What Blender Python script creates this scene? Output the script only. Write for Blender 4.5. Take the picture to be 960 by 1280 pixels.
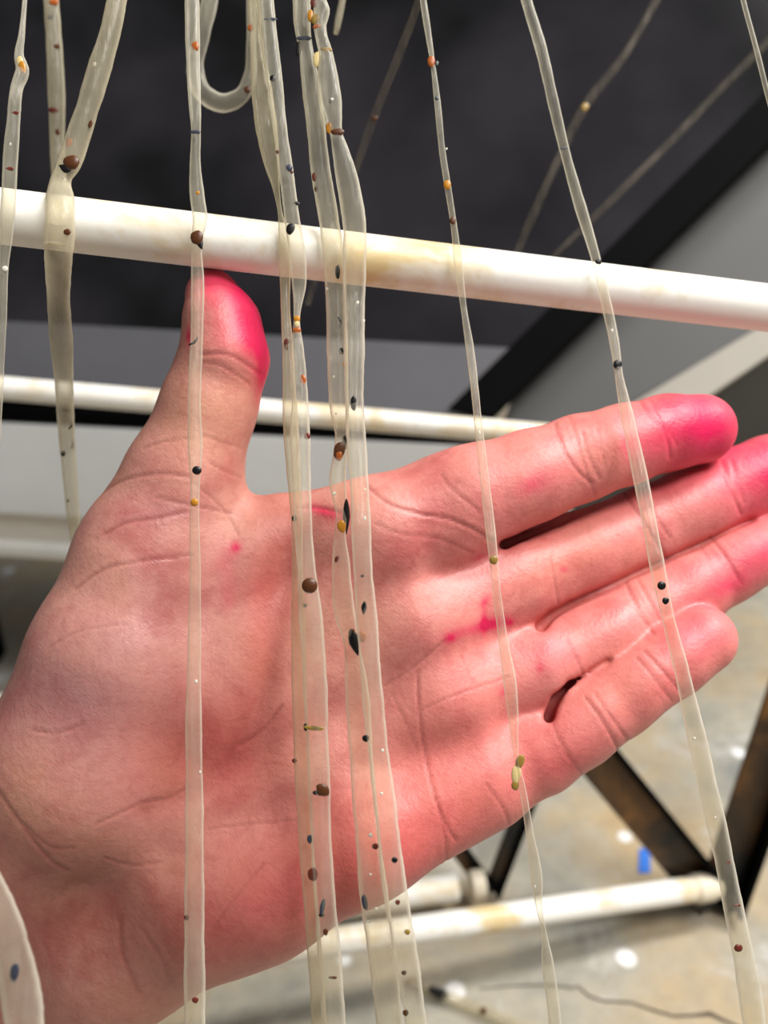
import bpy, math, random
import numpy as np
from mathutils import Vector, Matrix

for o in list(bpy.data.objects): bpy.data.objects.remove(o)
S = bpy.context.scene
COL = S.collection
random.seed(7); rng = np.random.default_rng(7)

# ------------------------------------------------------------------ camera, light, exposure
W, H_, F = 960, 1280, 1100.0          # frame and focal length in pixels
PITCH = math.radians(28); CAMH = 0.52
cp, sp = math.cos(PITCH), math.sin(PITCH)
CPOS = Vector((0, 0, CAMH))
RIGHT = Vector((1, 0, 0)); FWD = Vector((0, cp, -sp)); UP = Vector((0, sp, cp))
cam = bpy.data.cameras.new('camera'); camo = bpy.data.objects.new('camera', cam); COL.objects.link(camo)
CM = Matrix(((1, 0, 0, 0), (0, UP.y, -FWD.y, 0), (0, UP.z, -FWD.z, CAMH), (0, 0, 0, 1)))
camo.matrix_world = CM
cam.sensor_fit = 'VERTICAL'; cam.sensor_height = 36; cam.lens = 36 * F / H_
cam.clip_start = 0.01; cam.clip_end = 50
cam.dof.use_dof = True; cam.dof.focus_distance = 0.228; cam.dof.aperture_fstop = cam.lens / 3.3
S.camera = camo

wd = bpy.data.worlds.new('world'); S.world = wd; wd.use_nodes = True
wd.node_tree.nodes['Background'].inputs[0].default_value = (0.93, 0.96, 1.0, 1)
wd.node_tree.nodes['Background'].inputs[1].default_value = 0.13

def area(name, loc, target, sx, sy, power, color):
    l = bpy.data.lights.new(name, 'AREA'); l.shape = 'RECTANGLE'; l.size = sx; l.size_y = sy
    l.energy = power; l.color = color
    o = bpy.data.objects.new(name, l); COL.objects.link(o); o.location = loc
    o.rotation_euler = (Vector(target) - Vector(loc)).to_track_quat('-Z', 'Y').to_euler()
    return o
area('overhead_light', (0.52, -0.14, 1.5), (0.05, 0.25, 0.42), 0.6, 0.35, 16.5, (1.0, 0.96, 0.9))  # unseen lamp above, placed and sized for the shading on the hand
area('overhead_light', (1.25, 0.6, 2.2), (0.1, 0.4, 0.3), 0.4, 1.2, 62, (1.0, 0.97, 0.92))

vs = S.view_settings
vs.view_transform = 'Standard'; vs.look = 'None'; vs.gamma = 1; vs.use_curve_mapping = False; vs.exposure = 0.0

# ------------------------------------------------------------------ helpers
def at(px, py, d):
    return CPOS + d * (FWD + RIGHT * ((px - 480) / F) - UP * ((py - 640) / F))
def ray(px, py):
    return FWD + RIGHT * ((px - 480) / F) - UP * ((py - 640) / F)
def onplane(px, py, p0, n):
    r = ray(px, py); return CPOS + r * ((p0 - CPOS).dot(n) / r.dot(n))
def onz(px, py, z):
    return onplane(px, py, Vector((0, 0, z)), Vector((0, 0, 1)))
def lin(r, g, b):
    f = lambda c: (c / 255 / 12.92) if c / 255 <= 0.04045 else ((c / 255 + 0.055) / 1.055) ** 2.4
    return (f(r), f(g), f(b), 1)

def obj(name, verts, faces, mat, parent=None, smooth=True, origin=None):
    me = bpy.data.meshes.new(name)
    vv = [Vector(v) for v in verts]
    if origin is not None: vv = [v - Vector(origin) for v in vv]
    me.from_pydata([tuple(v) for v in vv], [], faces); me.update()
    if smooth: me.polygons.foreach_set('use_smooth', [True] * len(me.polygons))
    if mat: me.materials.append(mat)
    o = bpy.data.objects.new(name, me); COL.objects.link(o)
    if origin is not None: o.location = origin
    if parent is not None:
        o.parent = parent
        o.matrix_parent_inverse = parent.matrix_basis.inverted()
    return o
def empty(name, loc):
    o = bpy.data.objects.new(name, None); COL.objects.link(o); o.location = loc; o.empty_display_size = 0.02
    return o
def tag(o, label, cat, group=None):
    o['label'] = label; o['category'] = cat
    if group: o['group'] = group
    return o
def slab(name, pts, off, mat, parent=None, bevel=0.0):
    """a flat sheet: polygon pts (counter-clockwise seen from the front) with thickness vector off"""
    n = len(pts); v = [Vector(p) for p in pts] + [Vector(p) + off for p in pts]
    f = [tuple(range(n)), tuple(range(2 * n - 1, n - 1, -1))] + [(i, i + n, (i + 1) % n + n, (i + 1) % n) for i in range(n)]
    o = obj(name, v, f, mat, parent, smooth=False)
    if bevel:
        m = o.modifiers.new('bevel', 'BEVEL'); m.width = bevel; m.segments = 2; m.limit_method = 'ANGLE'
    return o
def tube(path, radii, mat, name, parent=None, n=16, flat=1.0, cap=True):
    """tube along a path of Vectors; flat < 1 squashes it along the direction to the lens side (y of the frame)"""
    V = []; Fc = []; k = len(path)
    for i, p in enumerate(path):
        t = (path[min(i + 1, k - 1)] - path[max(i - 1, 0)]).normalized()
        b = FWD - t * FWD.dot(t)
        b = b.normalized(); a = t.cross(b).normalized()
        for j in range(n):
            th = 2 * math.pi * j / n
            V.append(p + a * (radii[i] * math.cos(th)) + b * (radii[i] * flat * math.sin(th)))
    for i in range(k - 1):
        for j in range(n):
            q = (j + 1) % n
            Fc.append((i * n + j, i * n + q, (i + 1) * n + q, (i + 1) * n + j))
    if cap:
        Fc.append(tuple(range(n - 1, -1, -1))); Fc.append(tuple((k - 1) * n + j for j in range(n)))
    return V, Fc

# ------------------------------------------------------------------ materials
def newmat(name):
    m = bpy.data.materials.new(name); m.use_nodes = True; nt = m.node_tree
    return m, nt, nt.nodes['Principled BSDF']
def nd(nt, t, **kw):
    n = nt.nodes.new(t)
    for k, v in kw.items():
        if k.startswith('i_'):
            key = k[2:]; key = int(key) if key.isdigit() else key.replace('_', ' ')
            n.inputs[key].default_value = v
        else: setattr(n, k, v)
    return n
def ramp(nt, fac, stops):
    r = nt.nodes.new('ShaderNodeValToRGB'); el = r.color_ramp.elements
    while len(el) < len(stops): el.new(0.5)
    for e, (p, c) in zip(el, stops): e.position = p; e.color = c
    nt.links.new(fac, r.inputs[0]); return r
def noise(nt, scale, detail=4, rough=0.55, vec=None, dist=0.0):
    n = nd(nt, 'ShaderNodeTexNoise'); n.inputs['Scale'].default_value = scale
    n.inputs['Detail'].default_value = detail; n.inputs['Roughness'].default_value = rough
    n.inputs['Distortion'].default_value = dist
    if vec: nt.links.new(vec, n.inputs['Vector'])
    return n
def mixc(nt, fac, a, b, mode='MIX'):
    m = nt.nodes.new('ShaderNodeMix'); m.data_type = 'RGBA'; m.blend_type = mode
    for s, v in ((m.inputs[0], fac), (m.inputs[6], a), (m.inputs[7], b)):
        if hasattr(v, 'is_linked'): nt.links.new(v, s)
        else: s.default_value = v
    return m.outputs[2]
def bump(nt, bsdf, h, strength, dist):
    b = nd(nt, 'ShaderNodeBump'); b.inputs['Strength'].default_value = strength; b.inputs['Distance'].default_value = dist
    nt.links.new(h, b.inputs['Height']); nt.links.new(b.outputs[0], bsdf.inputs['Normal'])
def objcoord(nt): return nd(nt, 'ShaderNodeTexCoord').outputs['Object']

def simple(name, col, rough=0.5, scale=60, var=0.15, bmp=0.1, metal=0.0, spec=0.5):
    m, nt, b = newmat(name); c = objcoord(nt); n = noise(nt, scale, vec=c)
    d = tuple(x * (1 - var) for x in col[:3]) + (1,); l = tuple(min(1, x * (1 + var)) for x in col[:3]) + (1,)
    r = ramp(nt, n.outputs[0], [(0.3, d), (0.7, l)])
    nt.links.new(r.outputs[0], b.inputs['Base Color']); b.inputs['Roughness'].default_value = rough
    b.inputs['Metallic'].default_value = metal; b.inputs['Specular IOR Level'].default_value = spec
    if bmp: bump(nt, b, n.outputs[0], bmp, 0.001)
    return m

def mat_rod():
    m, nt, b = newmat('white_plastic_with_yellow_stains'); c = objcoord(nt)
    n = noise(nt, 22, 5, 0.6, c, 0.6); n2 = noise(nt, 90, 4, 0.6, c)
    st = ramp(nt, n.outputs[0], [(0.50, (0, 0, 0, 1)), (0.66, (1, 1, 1, 1))])
    col = mixc(nt, st.outputs[0], lin(246, 244, 238), lin(222, 198, 148))
    sc = ramp(nt, n2.outputs[0], [(0.28, lin(226, 208, 176)), (0.40, (1, 1, 1, 1))])
    col = mixc(nt, 0.5, col, sc.outputs[0], 'MULTIPLY')
    nt.links.new(col, b.inputs['Base Color']); b.inputs['Roughness'].default_value = 0.38
    bump(nt, b, n2.outputs[0], 0.25, 0.0006)
    return m
def mat_floor():
    m, nt, b = newmat('stained_concrete'); c = objcoord(nt)
    n1 = noise(nt, 7, 5, 0.6, c, 0.4); n2 = noise(nt, 13, 6, 0.65, c, 0.8); n3 = noise(nt, 60, 5, 0.7, c)
    a = ramp(nt, n1.outputs[0], [(0.33, lin(128, 130, 126)), (0.48, lin(168, 162, 147)), (0.66, lin(186, 162, 124))])
    w = ramp(nt, n2.outputs[0], [(0.56, (0, 0, 0, 1)), (0.68, (1, 1, 1, 1))])
    col = mixc(nt, w.outputs[0], a.outputs[0], lin(196, 194, 190))
    g = ramp(nt, n3.outputs[0], [(0.35, (0.72, 0.71, 0.7, 1)), (0.6, (1, 1, 1, 1))])
    col = mixc(nt, 0.55, col, g.outputs[0], 'MULTIPLY')
    vor = nd(nt, 'ShaderNodeTexVoronoi'); vor.inputs['Scale'].default_value = 17; nt.links.new(c, vor.inputs['Vector'])
    sp_ = ramp(nt, vor.outputs['Distance'], [(0.09, (1, 1, 1, 1)), (0.13, (0, 0, 0, 1))])
    col = mixc(nt, sp_.outputs[0], col, lin(232, 232, 232))
    nt.links.new(col, b.inputs['Base Color']); b.inputs['Roughness'].default_value = 0.6
    bump(nt, b, n3.outputs[0], 0.3, 0.002)
    return m
def mat_leg():
    m, nt, b = newmat('black_steel_with_rust'); c = objcoord(nt); n = noise(nt, 14, 5, 0.6, c, 0.5)
    r = ramp(nt, n.outputs[0], [(0.42, lin(20, 20, 21)), (0.52, lin(66, 46, 26)), (0.66, lin(124, 84, 40))])
    nt.links.new(r.outputs[0], b.inputs['Base Color']); b.inputs['Roughness'].default_value = 0.4
    bump(nt, b, n.outputs[0], 0.3, 0.001)
    return m
def mat_strand(name, tint, a0, a1):
    m, nt, b = newmat(name); c = objcoord(nt)
    mp = nd(nt, 'ShaderNodeMapping'); mp.inputs['Scale'].default_value = (1.2, 0.12, 0.12); nt.links.new(c, mp.inputs[0])
    n = noise(nt, 420, 4, 0.6, mp.outputs[0]); n2 = noise(nt, 60, 3, 0.6, c)
    dark = tuple(x * 0.86 for x in tint[:3]) + (1,)
    r = ramp(nt, n2.outputs[0], [(0.35, dark), (0.65, tint)])
    nt.links.new(r.outputs[0], b.inputs['Base Color']); b.inputs['Roughness'].default_value = 0.18
    b.inputs['Specular IOR Level'].default_value = 0.6
    bump(nt, b, n.outputs[0], 0.6, 0.0006)
    tl = nd(nt, 'ShaderNodeBsdfTranslucent'); nt.links.new(r.outputs[0], tl.inputs[0])
    mx = nd(nt, 'ShaderNodeMixShader'); mx.inputs[0].default_value = 0.35
    nt.links.new(b.outputs[0], mx.inputs[1]); nt.links.new(tl.outputs[0], mx.inputs[2])
    tr = nd(nt, 'ShaderNodeBsdfTransparent'); tr.inputs[0].default_value = (0.975, 0.955, 0.89, 1)
    # the wall of the tube is seen through more skin at its grazing rim, hence denser there
    lw = nd(nt, 'ShaderNodeLayerWeight'); lw.inputs[0].default_value = 0.32
    al = ramp(nt, lw.outputs['Facing'], [(0.14, (a0,) * 3 + (1,)), (0.32, (a0 * .5 + a1 * .4,) * 3 + (1,)), (0.6, (a1,) * 3 + (1,))])
    va = nd(nt, 'ShaderNodeMath', operation='MULTIPLY_ADD'); va.inputs[1].default_value = 0.40
    ns = nd(nt, 'ShaderNodeMath', operation='MULTIPLY_ADD'); ns.inputs[1].default_value = 0.5; nt.links.new(n.outputs[0], ns.inputs[0])
    hf = nd(nt, 'ShaderNodeMath', operation='MULTIPLY'); hf.inputs[1].default_value = 0.5; nt.links.new(n2.outputs[0], hf.inputs[0]); nt.links.new(hf.outputs[0], ns.inputs[2])
    nt.links.new(ns.outputs[0], va.inputs[0]); nt.links.new(al.outputs[0], va.inputs[2])
    sb = nd(nt, 'ShaderNodeMath', operation='SUBTRACT', use_clamp=True); sb.inputs[1].default_value = 0.17
    nt.links.new(va.outputs[0], sb.inputs[0])
    o = nd(nt, 'ShaderNodeMixShader'); nt.links.new(sb.outputs[0], o.inputs[0])
    nt.links.new(tr.outputs[0], o.inputs[1]); nt.links.new(mx.outputs[0], o.inputs[2])
    nt.links.new(o.outputs[0], nt.nodes['Material Output'].inputs[0])
    return m
def mat_skin():
    m, nt, b = newmat('skin'); c = objcoord(nt)
    at_ = nd(nt, 'ShaderNodeVertexColor'); at_.layer_name = 'tone'
    st = nd(nt, 'ShaderNodeVertexColor'); st.layer_name = 'stain'
    sepr = nd(nt, 'ShaderNodeSeparateColor'); nt.links.new(st.outputs[0], sepr.inputs[0])
    n1 = noise(nt, 130, 5, 0.65, c, 0.5); n2 = noise(nt, 900, 3, 0.6, c); n3 = noise(nt, 42, 4, 0.6, c, 0.4)
    mot = ramp(nt, n3.outputs[0], [(0.3, (0.80, 0.58, 0.62, 1)), (0.52, (1, 0.98, 0.98, 1)), (0.7, (1.0, 0.98, 0.9, 1))])
    col = mixc(nt, 1.0, at_.outputs[0], mot.outputs[0], 'MULTIPLY')
    n5 = noise(nt, 210, 6, 0.7, c, 0.8)
    mo2 = ramp(nt, n5.outputs[0], [(0.34, (0.86, 0.74, 0.74, 1)), (0.55, (1, 1, 1, 1))])
    col = mixc(nt, 0.7, col, mo2.outputs[0], 'MULTIPLY')
    vd = nd(nt, 'ShaderNodeTexVoronoi', feature='DISTANCE_TO_EDGE'); vd.inputs['Scale'].default_value = 190
    wm = noise(nt, 60, 3, 0.6, c); wmx = nd(nt, 'ShaderNodeVectorMath', operation='MULTIPLY_ADD')
    wmx.inputs[1].default_value = (.02, .02, .02); nt.links.new(wm.outputs['Color'], wmx.inputs[0]); nt.links.new(c, wmx.inputs[2]); nt.links.new(wmx.outputs[0], vd.inputs['Vector'])
    fl_ = ramp(nt, vd.outputs['Distance'], [(0.0, (0.86, 0.78, 0.78, 1)), (0.09, (1, 1, 1, 1))])
    col = mixc(nt, 0.22, col, fl_.outputs[0], 'MULTIPLY')
    # dye stains: dense in the ridges
    def masked(chan, lo, hi):
        a = nd(nt, 'ShaderNodeMath', operation='MULTIPLY_ADD'); nt.links.new(n1.outputs[0], a.inputs[0]); a.inputs[1].default_value = 0.5
        a.inputs[2].default_value = -0.25
        s = nd(nt, 'ShaderNodeMath', operation='ADD'); nt.links.new(a.outputs[0], s.inputs[0]); nt.links.new(chan, s.inputs[1])
        p = nd(nt, 'ShaderNodeMath', operation='POWER'); nt.links.new(chan, p.inputs[0]); p.inputs[1].default_value = 0.35
        k = nd(nt, 'ShaderNodeMath', operation='MULTIPLY', use_clamp=True); nt.links.new(s.outputs[0], k.inputs[0]); nt.links.new(p.outputs[0], k.inputs[1])
        return k.outputs[0]
    col = mixc(nt, masked(sepr.outputs[0], 0, 1), col, lin(214, 28, 84))
    nt.links.new(col, b.inputs['Base Color'])
    b.inputs['Subsurface Weight'].default_value = 0.14; b.inputs['Subsurface Radius'].default_value = (1.0, 0.35, 0.2)
    b.inputs['Subsurface Scale'].default_value = 0.0016
    rr = ramp(nt, n3.outputs[0], [(0.35, (0.36,) * 3 + (1,)), (0.65, (0.55,) * 3 + (1,))])
    nt.links.new(rr.outputs[0], b.inputs['Roughness'])
    b.inputs['Specular IOR Level'].default_value = 0.45
    wv = nd(nt, 'ShaderNodeTexWave'); wv.inputs['Scale'].default_value = 380; wv.inputs['Distortion'].default_value = 9
    wv.inputs['Detail'].default_value = 2; wv.inputs['Detail Scale'].default_value = 0.25
    mpw = nd(nt, 'ShaderNodeMapping'); mpw.inputs['Rotation'].default_value = (0, 0, math.radians(-50)); nt.links.new(c, mpw.inputs[0])
    nt.links.new(mpw.outputs[0], wv.inputs['Vector'])
    hsum = nd(nt, 'ShaderNodeMath', operation='MULTIPLY_ADD'); hsum.inputs[1].default_value = 0.045
    nt.links.new(wv.outputs['Fac'], hsum.inputs[0]); nt.links.new(n2.outputs[0], hsum.inputs[2])
    h2 = nd(nt, 'ShaderNodeMath', operation='MULTIPLY_ADD'); h2.inputs[1].default_value = 1.6
    nt.links.new(n1.outputs[0], h2.inputs[0]); nt.links.new(hsum.outputs[0], h2.inputs[2])
    h3 = nd(nt, 'ShaderNodeMath', operation='MULTIPLY_ADD'); h3.inputs[1].default_value = 0.35
    nt.links.new(fl_.outputs[0], h3.inputs[0]); nt.links.new(h2.outputs[0], h3.inputs[2])
    bump(nt, b, h3.outputs[0], 0.28, 0.0005)
    return m
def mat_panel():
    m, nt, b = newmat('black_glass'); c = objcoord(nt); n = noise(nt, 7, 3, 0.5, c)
    r = ramp(nt, n.outputs[0], [(0.38, lin(14, 14, 15)), (0.68, lin(42, 40, 45))])  # lighter blotches paint soft room reflections into the glass colour
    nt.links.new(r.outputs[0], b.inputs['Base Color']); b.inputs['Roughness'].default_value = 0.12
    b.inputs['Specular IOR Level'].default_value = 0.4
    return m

M = dict(
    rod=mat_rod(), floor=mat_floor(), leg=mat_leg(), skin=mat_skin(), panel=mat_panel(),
    rim=simple('black_rubber_rim', lin(5, 5, 6), 0.75, 30, 0.2, spec=0.05),
    greystrip=simple('grey_strip', lin(82, 82, 88), 0.6, 12, 0.12, 0.05),
    board=simple('grey_board', lin(70, 70, 70), 0.6, 9, 0.08, 0.05),
    skirt=simple('dark_grey_skirt', lin(66, 68, 66), 0.6, 12, 0.1),
    lip=simple('beige_lip', lin(150, 144, 134), 0.5, 14, 0.1, 0.05),
    bench=simple('pale_blue_grey_paint', lin(240, 245, 249), 0.4, 10, 0.06, 0.05),
    band=simple('cream_band', lin(226, 220, 210), 0.5, 12, 0.06, 0.05),
    bead=simple('white_bead', lin(236, 236, 232), 0.35, 20, 0.04, 0.03),
    cap=simple('cream_plastic', lin(228, 218, 196), 0.45, 30, 0.08),
    tape=simple('blue_tape', lin(52, 118, 214), 0.5, 40, 0.08),
    wall=simple('dark_wall_paint', lin(58, 58, 60), 0.8, 5, 0.1),
    crack=simple('crack_dirt', lin(74, 66, 56), 0.9, 40, 0.2),
    black=simple('black_speck', lin(16, 14, 14), 0.35, 400, 0.3),
    brown=simple('brown_speck', lin(84, 46, 18), 0.35, 300, 0.4),
    amber=simple('amber_speck', lin(190, 128, 36), 0.25, 300, 0.3),
    orange=simple('orange_speck', lin(168, 88, 34), 0.3, 300, 0.3),
    redbrown=simple('red_brown_speck', lin(104, 42, 30), 0.35, 300, 0.3),
    slate=simple('slate_speck', lin(58, 62, 76), 0.35, 300, 0.2),
    olive=simple('olive_speck', lin(146, 118, 52), 0.35, 300, 0.3),
    cream=simple('cream_speck', lin(222, 200, 140), 0.3, 300, 0.1),
    clear=simple('droplet', lin(226, 222, 212), 0.08, 300, 0.05, 0),
    nail=simple('stained_nail', lin(176, 40, 76), 0.3, 80, 0.15),
    strand=mat_strand('milky_membrane', lin(238, 234, 220), 0.15, 0.85),
    thick=mat_strand('milky_membrane_dense', lin(230, 222, 198), 0.24, 0.9),
    faint=mat_strand('strand_reflection', lin(190, 180, 170), 0.045, 0.13),  # see-through colour for strand reflections modelled as tubes
)

# ------------------------------------------------------------------ setting
fl = slab('floor', [(-4, -2, 0), (4, -2, 0), (4, 4, 0), (-4, 4, 0)], Vector((0, 0, -0.05)), M['floor']); fl['kind'] = 'structure'
wb = slab('wall_back', [(-4, 3.6, 0), (4, 3.6, 0), (4, 3.6, 2.6), (-4, 3.6, 2.6)], Vector((0, 0.1, 0)), M['wall']); wb['kind'] = 'structure'
def strip_on_floor(name, pts, wpx, mat, z=0.0006):
    V = []; Fc = []
    P = [onz(x, y, z) for x, y in pts]
    for i, p in enumerate(P):
        t = (P[min(i + 1, len(P) - 1)] - P[max(i - 1, 0)]).normalized(); a = Vector((-t.y, t.x, 0))
        w = wpx[i]
        V += [p + a * w, p + Vector((0, 0, 0.0006)), p - a * w]
    for i in range(len(P) - 1):
        for j in (0, 1): Fc.append((i * 3 + j, i * 3 + j + 1, i * 3 + j + 4, i * 3 + j + 3))
    return obj(name, V, Fc, mat, fl)
ck = [(600, 1236), (640, 1232), (690, 1231), (716, 1235), (722, 1232), (735, 1244), (752, 1251), (790, 1253), (815, 1262), (842, 1270), (868, 1269), (888, 1267), (900, 1273), (925, 1284), (960, 1300)]
strip_on_floor('crack', ck, [.0003, .0004, .0005, .0005, .0006, .0006, .0006, .0006, .0007, .0007, .0008, .0014, .001, .0007, .0006], M['crack'])
tp = [onz(798, 1092, 0), onz(813, 1092, 0), onz(812, 1062, 0), onz(799, 1062, 0)]
t = slab('tape_scrap', [p + Vector((0, 0, 0.0012)) for p in tp], Vector((0, 0, -0.0011)), M['tape'])
tag(t, 'small scrap of blue tape stuck on the concrete floor', 'tape')

# low bench with pale front, under the leaning black panel
ZT = 0.295
E0 = onz(-300, 494, ZT); E1 = onz(614, 537.5, ZT)
ev = (E1 - E0).normalized(); back = Vector((-ev.y, ev.x, 0)).normalized()
bench = empty('low_bench', (E0.x, E0.y, 0))
tag(bench, 'low pale blue-grey bench with a white bottom bead behind the white rods', 'bench')
zb = onplane(40, 645, E0, back).z; zc = onplane(40, 683, E0, back).z; zd = onplane(40, 697, E0, back).z
def benchbox(name, z0, z1, front, depth, mat, bev=0.002):
    a = E0 + back * front; b = E1 + back * front
    pts = [Vector((a.x, a.y, z0)), Vector((b.x, b.y, z0)), Vector((b.x, b.y, z1)), Vector((a.x, a.y, z1))]
    return slab(name, pts, back * depth, mat, bench, bev)
zt = onplane(40, 529, E0, back).z
benchbox('dark_trim', zt, ZT, -0.001, 0.10, M['rim'])
benchbox('body', zb, zt - 0.0002, 0.0, 0.10, M['bench'])
benchbox('cream_band', zc, zb - 0.0004, 0.006, 0.09, M['band'])
benchbox('bead', zd, zc + 0.001, -0.003, 0.02, M['bead'], 0.003)
for k in (0.12, 0.92):
    for q in (0.03, 0.08):
        c = E0.lerp(E1, k) + back * q
        slab('leg', [Vector((c.x - .015, c.y - .015, 0)), Vector((c.x + .015, c.y - .015, 0)), Vector((c.x + .015, c.y + .015, 0)), Vector((c.x - .015, c.y + .015, 0))],
             Vector((0, 0, zd)), M['rim'], bench, 0.002)

# leaning black glass panel
TILT = math.radians(52)
u = back * math.cos(TILT) + Vector((0, 0, math.sin(TILT)))
nrm = ev.cross(u).normalized()
if nrm.dot(CPOS - E0) < 0: nrm = -nrm
P0 = E0 + Vector((0, 0, 0.018)) + back * 0.012
def pp(x, y, lift=0.0): return onplane(x, y, P0 + nrm * lift, nrm)
panel = empty('black_glass_panel', P0)
tag(panel, 'large black glossy panel with a lighter grey strip along its lower front leaning on the low bench', 'panel')
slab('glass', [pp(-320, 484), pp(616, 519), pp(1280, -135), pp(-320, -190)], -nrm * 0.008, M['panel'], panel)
slab('front_strip', [pp(-320, 485, .002), pp(616, 520, .002), pp(700, 438, .002), pp(-320, 384, .002)], -nrm * 0.003, M['greystrip'], panel, 0.0006)  # lighter grey strip across the lower front of the panel
slab('side_rim', [pp(614, 522, .005), pp(1284, -137, .005), pp(1222, -150, .005), pp(560, 510, .005)], -nrm * 0.012, M['rim'], panel, 0.001)
# grey board lying behind the panel's edge
bq = P0 - nrm * 0.035
def bp(x, y, lift=0.0): return onplane(x, y, bq + nrm * lift, nrm)
board = empty('grey_board', bp(700, 545))
tag(board, 'grey board with a beige lip sticking out past the black panel', 'board')
slab('sheet', [bp(618, 552), bp(715, 545), bp(960, 404), bp(1330, 190), bp(1330, -190), bp(1200, -60), bp(640, 500)], -nrm * 0.006, M['board'], board)
slab('beige_lip', [bp(730, 556, .003), bp(810, 548, .003), bp(960, 446, .003), bp(1330, 232, .003), bp(1330, 185, .003), bp(960, 402, .003), bp(735, 536, .003)], -nrm * 0.011, M['lip'], board, 0.001)

sk = [bp(735, 552), bp(960, 444), bp(1330, 230)]
slab('skirt', sk + [p + Vector((0, 0.02, -0.10)) for p in reversed(sk)], Vector((0, 0.01, 0)), M['skirt'], board)

# ------------------------------------------------------------------ drying rack: rods, crossed legs
rack = empty('drying_rack', onz(890, 1130, 0))
tag(rack, 'folding drying rack with white rods and rust-marked black legs', 'drying rack')
def rod(p, q, r, name='rod', mat='rod'):
    n = 40; path = [p.lerp(q, i / n) for i in range(n + 1)]
    v, f = tube(path, [r] * (n + 1), None, name, n=28)
    return obj(name, v, f, M[mat], rack)
R1 = 0.0072
DL, DR = 0.231, 0.272
def rod_d(x): return 1 / (1 / DL + (x / 960) * (1 / DR - 1 / DL))
def rod_y(x): return 270 + (385 - 270) * x / 960
rod(at(-160, rod_y(-160), rod_d(-160)), at(1120, rod_y(1120), rod_d(1120)), R1)
rod(at(-260, -150, 0.243), at(1250, -85, 0.268), R1)                       # carries the strands above the frame
rod(at(-300, 459, 0.50), at(720, 547, 0.53), 0.0068)
rod(at(-400, 880, 0.70), at(330, 872, 0.74), 0.0055)
a_ = onz(890, 1128, 0.012)
pA = at(380, 1183, 0.505); pB = at(868, 1111, 0.575)
rod(pA.lerp(pB, -0.5), pB, 0.0079)
rod(pB, pB.lerp(pA, -0.045), 0.0091, 'end_cap', 'cap'); rod(pB.lerp(pA, -0.045), pB.lerp(pA, -0.065), 0.0079, 'end_cap', 'cap')
def flatbar(p, q, w, th, name='leg'):
    t = (q - p).normalized(); s = t.cross(FWD).normalized(); b = s.cross(t).normalized()
    if b.dot(FWD) < 0: b = -b
    pts = [p - s * w / 2, p + s * w / 2, q + s * w / 2, q - s * w / 2]
    lo = slab(name, pts, b * th, M['leg'], rack, 0.0015)
    # folded flange along one side of the bar
    e = [p + s * w / 2, p + s * (w / 2 - th), q + s * (w / 2 - th), q + s * w / 2]
    fo = slab('flange', e, -b * w * 0.45, M['rim'], lo, 0.0008)
    return lo
foot = at(897, 1130, 0.592)
flatbar(at(616, 790, 0.52), foot, 0.027, 0.004)
flatbar(at(1046, 700, 0.52), foot, 0.028, 0.004)
slab('foot', [at(868, 1112, .586), at(914, 1146, .586), at(930, 1130, .586), at(908, 1075, .586)], FWD * 0.016, M['rim'], rack, 0.002)
pC = at(430, 1128, 0.57); pD = at(586, 1107, 0.585)
rod(pC.lerp(pD, -0.6), pD.lerp(pC, 0.1), 0.0088); rod(pD.lerp(pC, -0.02), pD.lerp(pC, -0.12), 0.0095, 'end_cap', 'cap')
f2 = at(614, 1117, 0.602)
flatbar(at(505, 970, 0.57), f2, 0.012, 0.003); flatbar(at(700, 890, 0.56), f2, 0.012, 0.003)

# ------------------------------------------------------------------ the hand: smooth union of tapered bones, meshed with surface nets
def cs(px, py, d): return np.array([(px - 480) / F * d, -(py - 640) / F * d, -d])     # frame of the hand (x right, y up, z to the viewer)
RES = 0.00066
lo = np.array([-0.176, -0.180, -0.310]); hi = np.array([0.150, 0.078, -0.195])
dims = np.ceil((hi - lo) / RES).astype(int)
gx = lo[0] + RES * np.arange(dims[0]); gy = lo[1] + RES * np.arange(dims[1]); gz = lo[2] + RES * np.arange(dims[2])
BIG = 0.05
def field(): return np.full(tuple(dims), BIG, np.float32)
def smin(a, b, k):
    h = np.maximum(k - np.abs(a - b), 0) / k
    return np.minimum(a, b) - h * h * k * 0.25
def cone(D, A, ra, B, rb, k, zs=1.0, pad=0.012):
    """add a tapered capsule to D; zs > 1 flattens it along the depth axis"""
    R = max(ra, rb) + k + pad
    mn = np.minimum(A, B) - R; mx = np.maximum(A, B) + R
    i0 = np.clip(((mn - lo) / RES).astype(int), 0, dims); i1 = np.clip(((mx - lo) / RES).astype(int) + 1, 0, dims)
    if np.any(i1 <= i0): return
    sl = tuple(slice(a, b) for a, b in zip(i0, i1))
    X = gx[sl[0]][:, None, None].astype(np.float32); Y = gy[sl[1]][None, :, None].astype(np.float32); Z = gz[sl[2]][None, None, :].astype(np.float32)
    ba = (B - A).astype(np.float32); l2 = float(ba @ ba) + 1e-12
    h = np.clip(((X - A[0]) * ba[0] + (Y - A[1]) * ba[1] + (Z - A[2]) * ba[2]) / l2, 0, 1)
    dx = X - A[0] - h * ba[0]; dy = Y - A[1] - h * ba[1]; dz = (Z - A[2] - h * ba[2]) * zs
    r = ra + (rb - ra) * h
    d = np.sqrt(dx * dx + dy * dy + dz * dz) - r
    D[sl] = smin(D[sl], d.astype(np.float32), k)
def tilt(p): return (p[0], p[1], p[2] + 0.024 * max(0.0, (p[0] - 480) / 480)) + tuple(p[3:])
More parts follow.
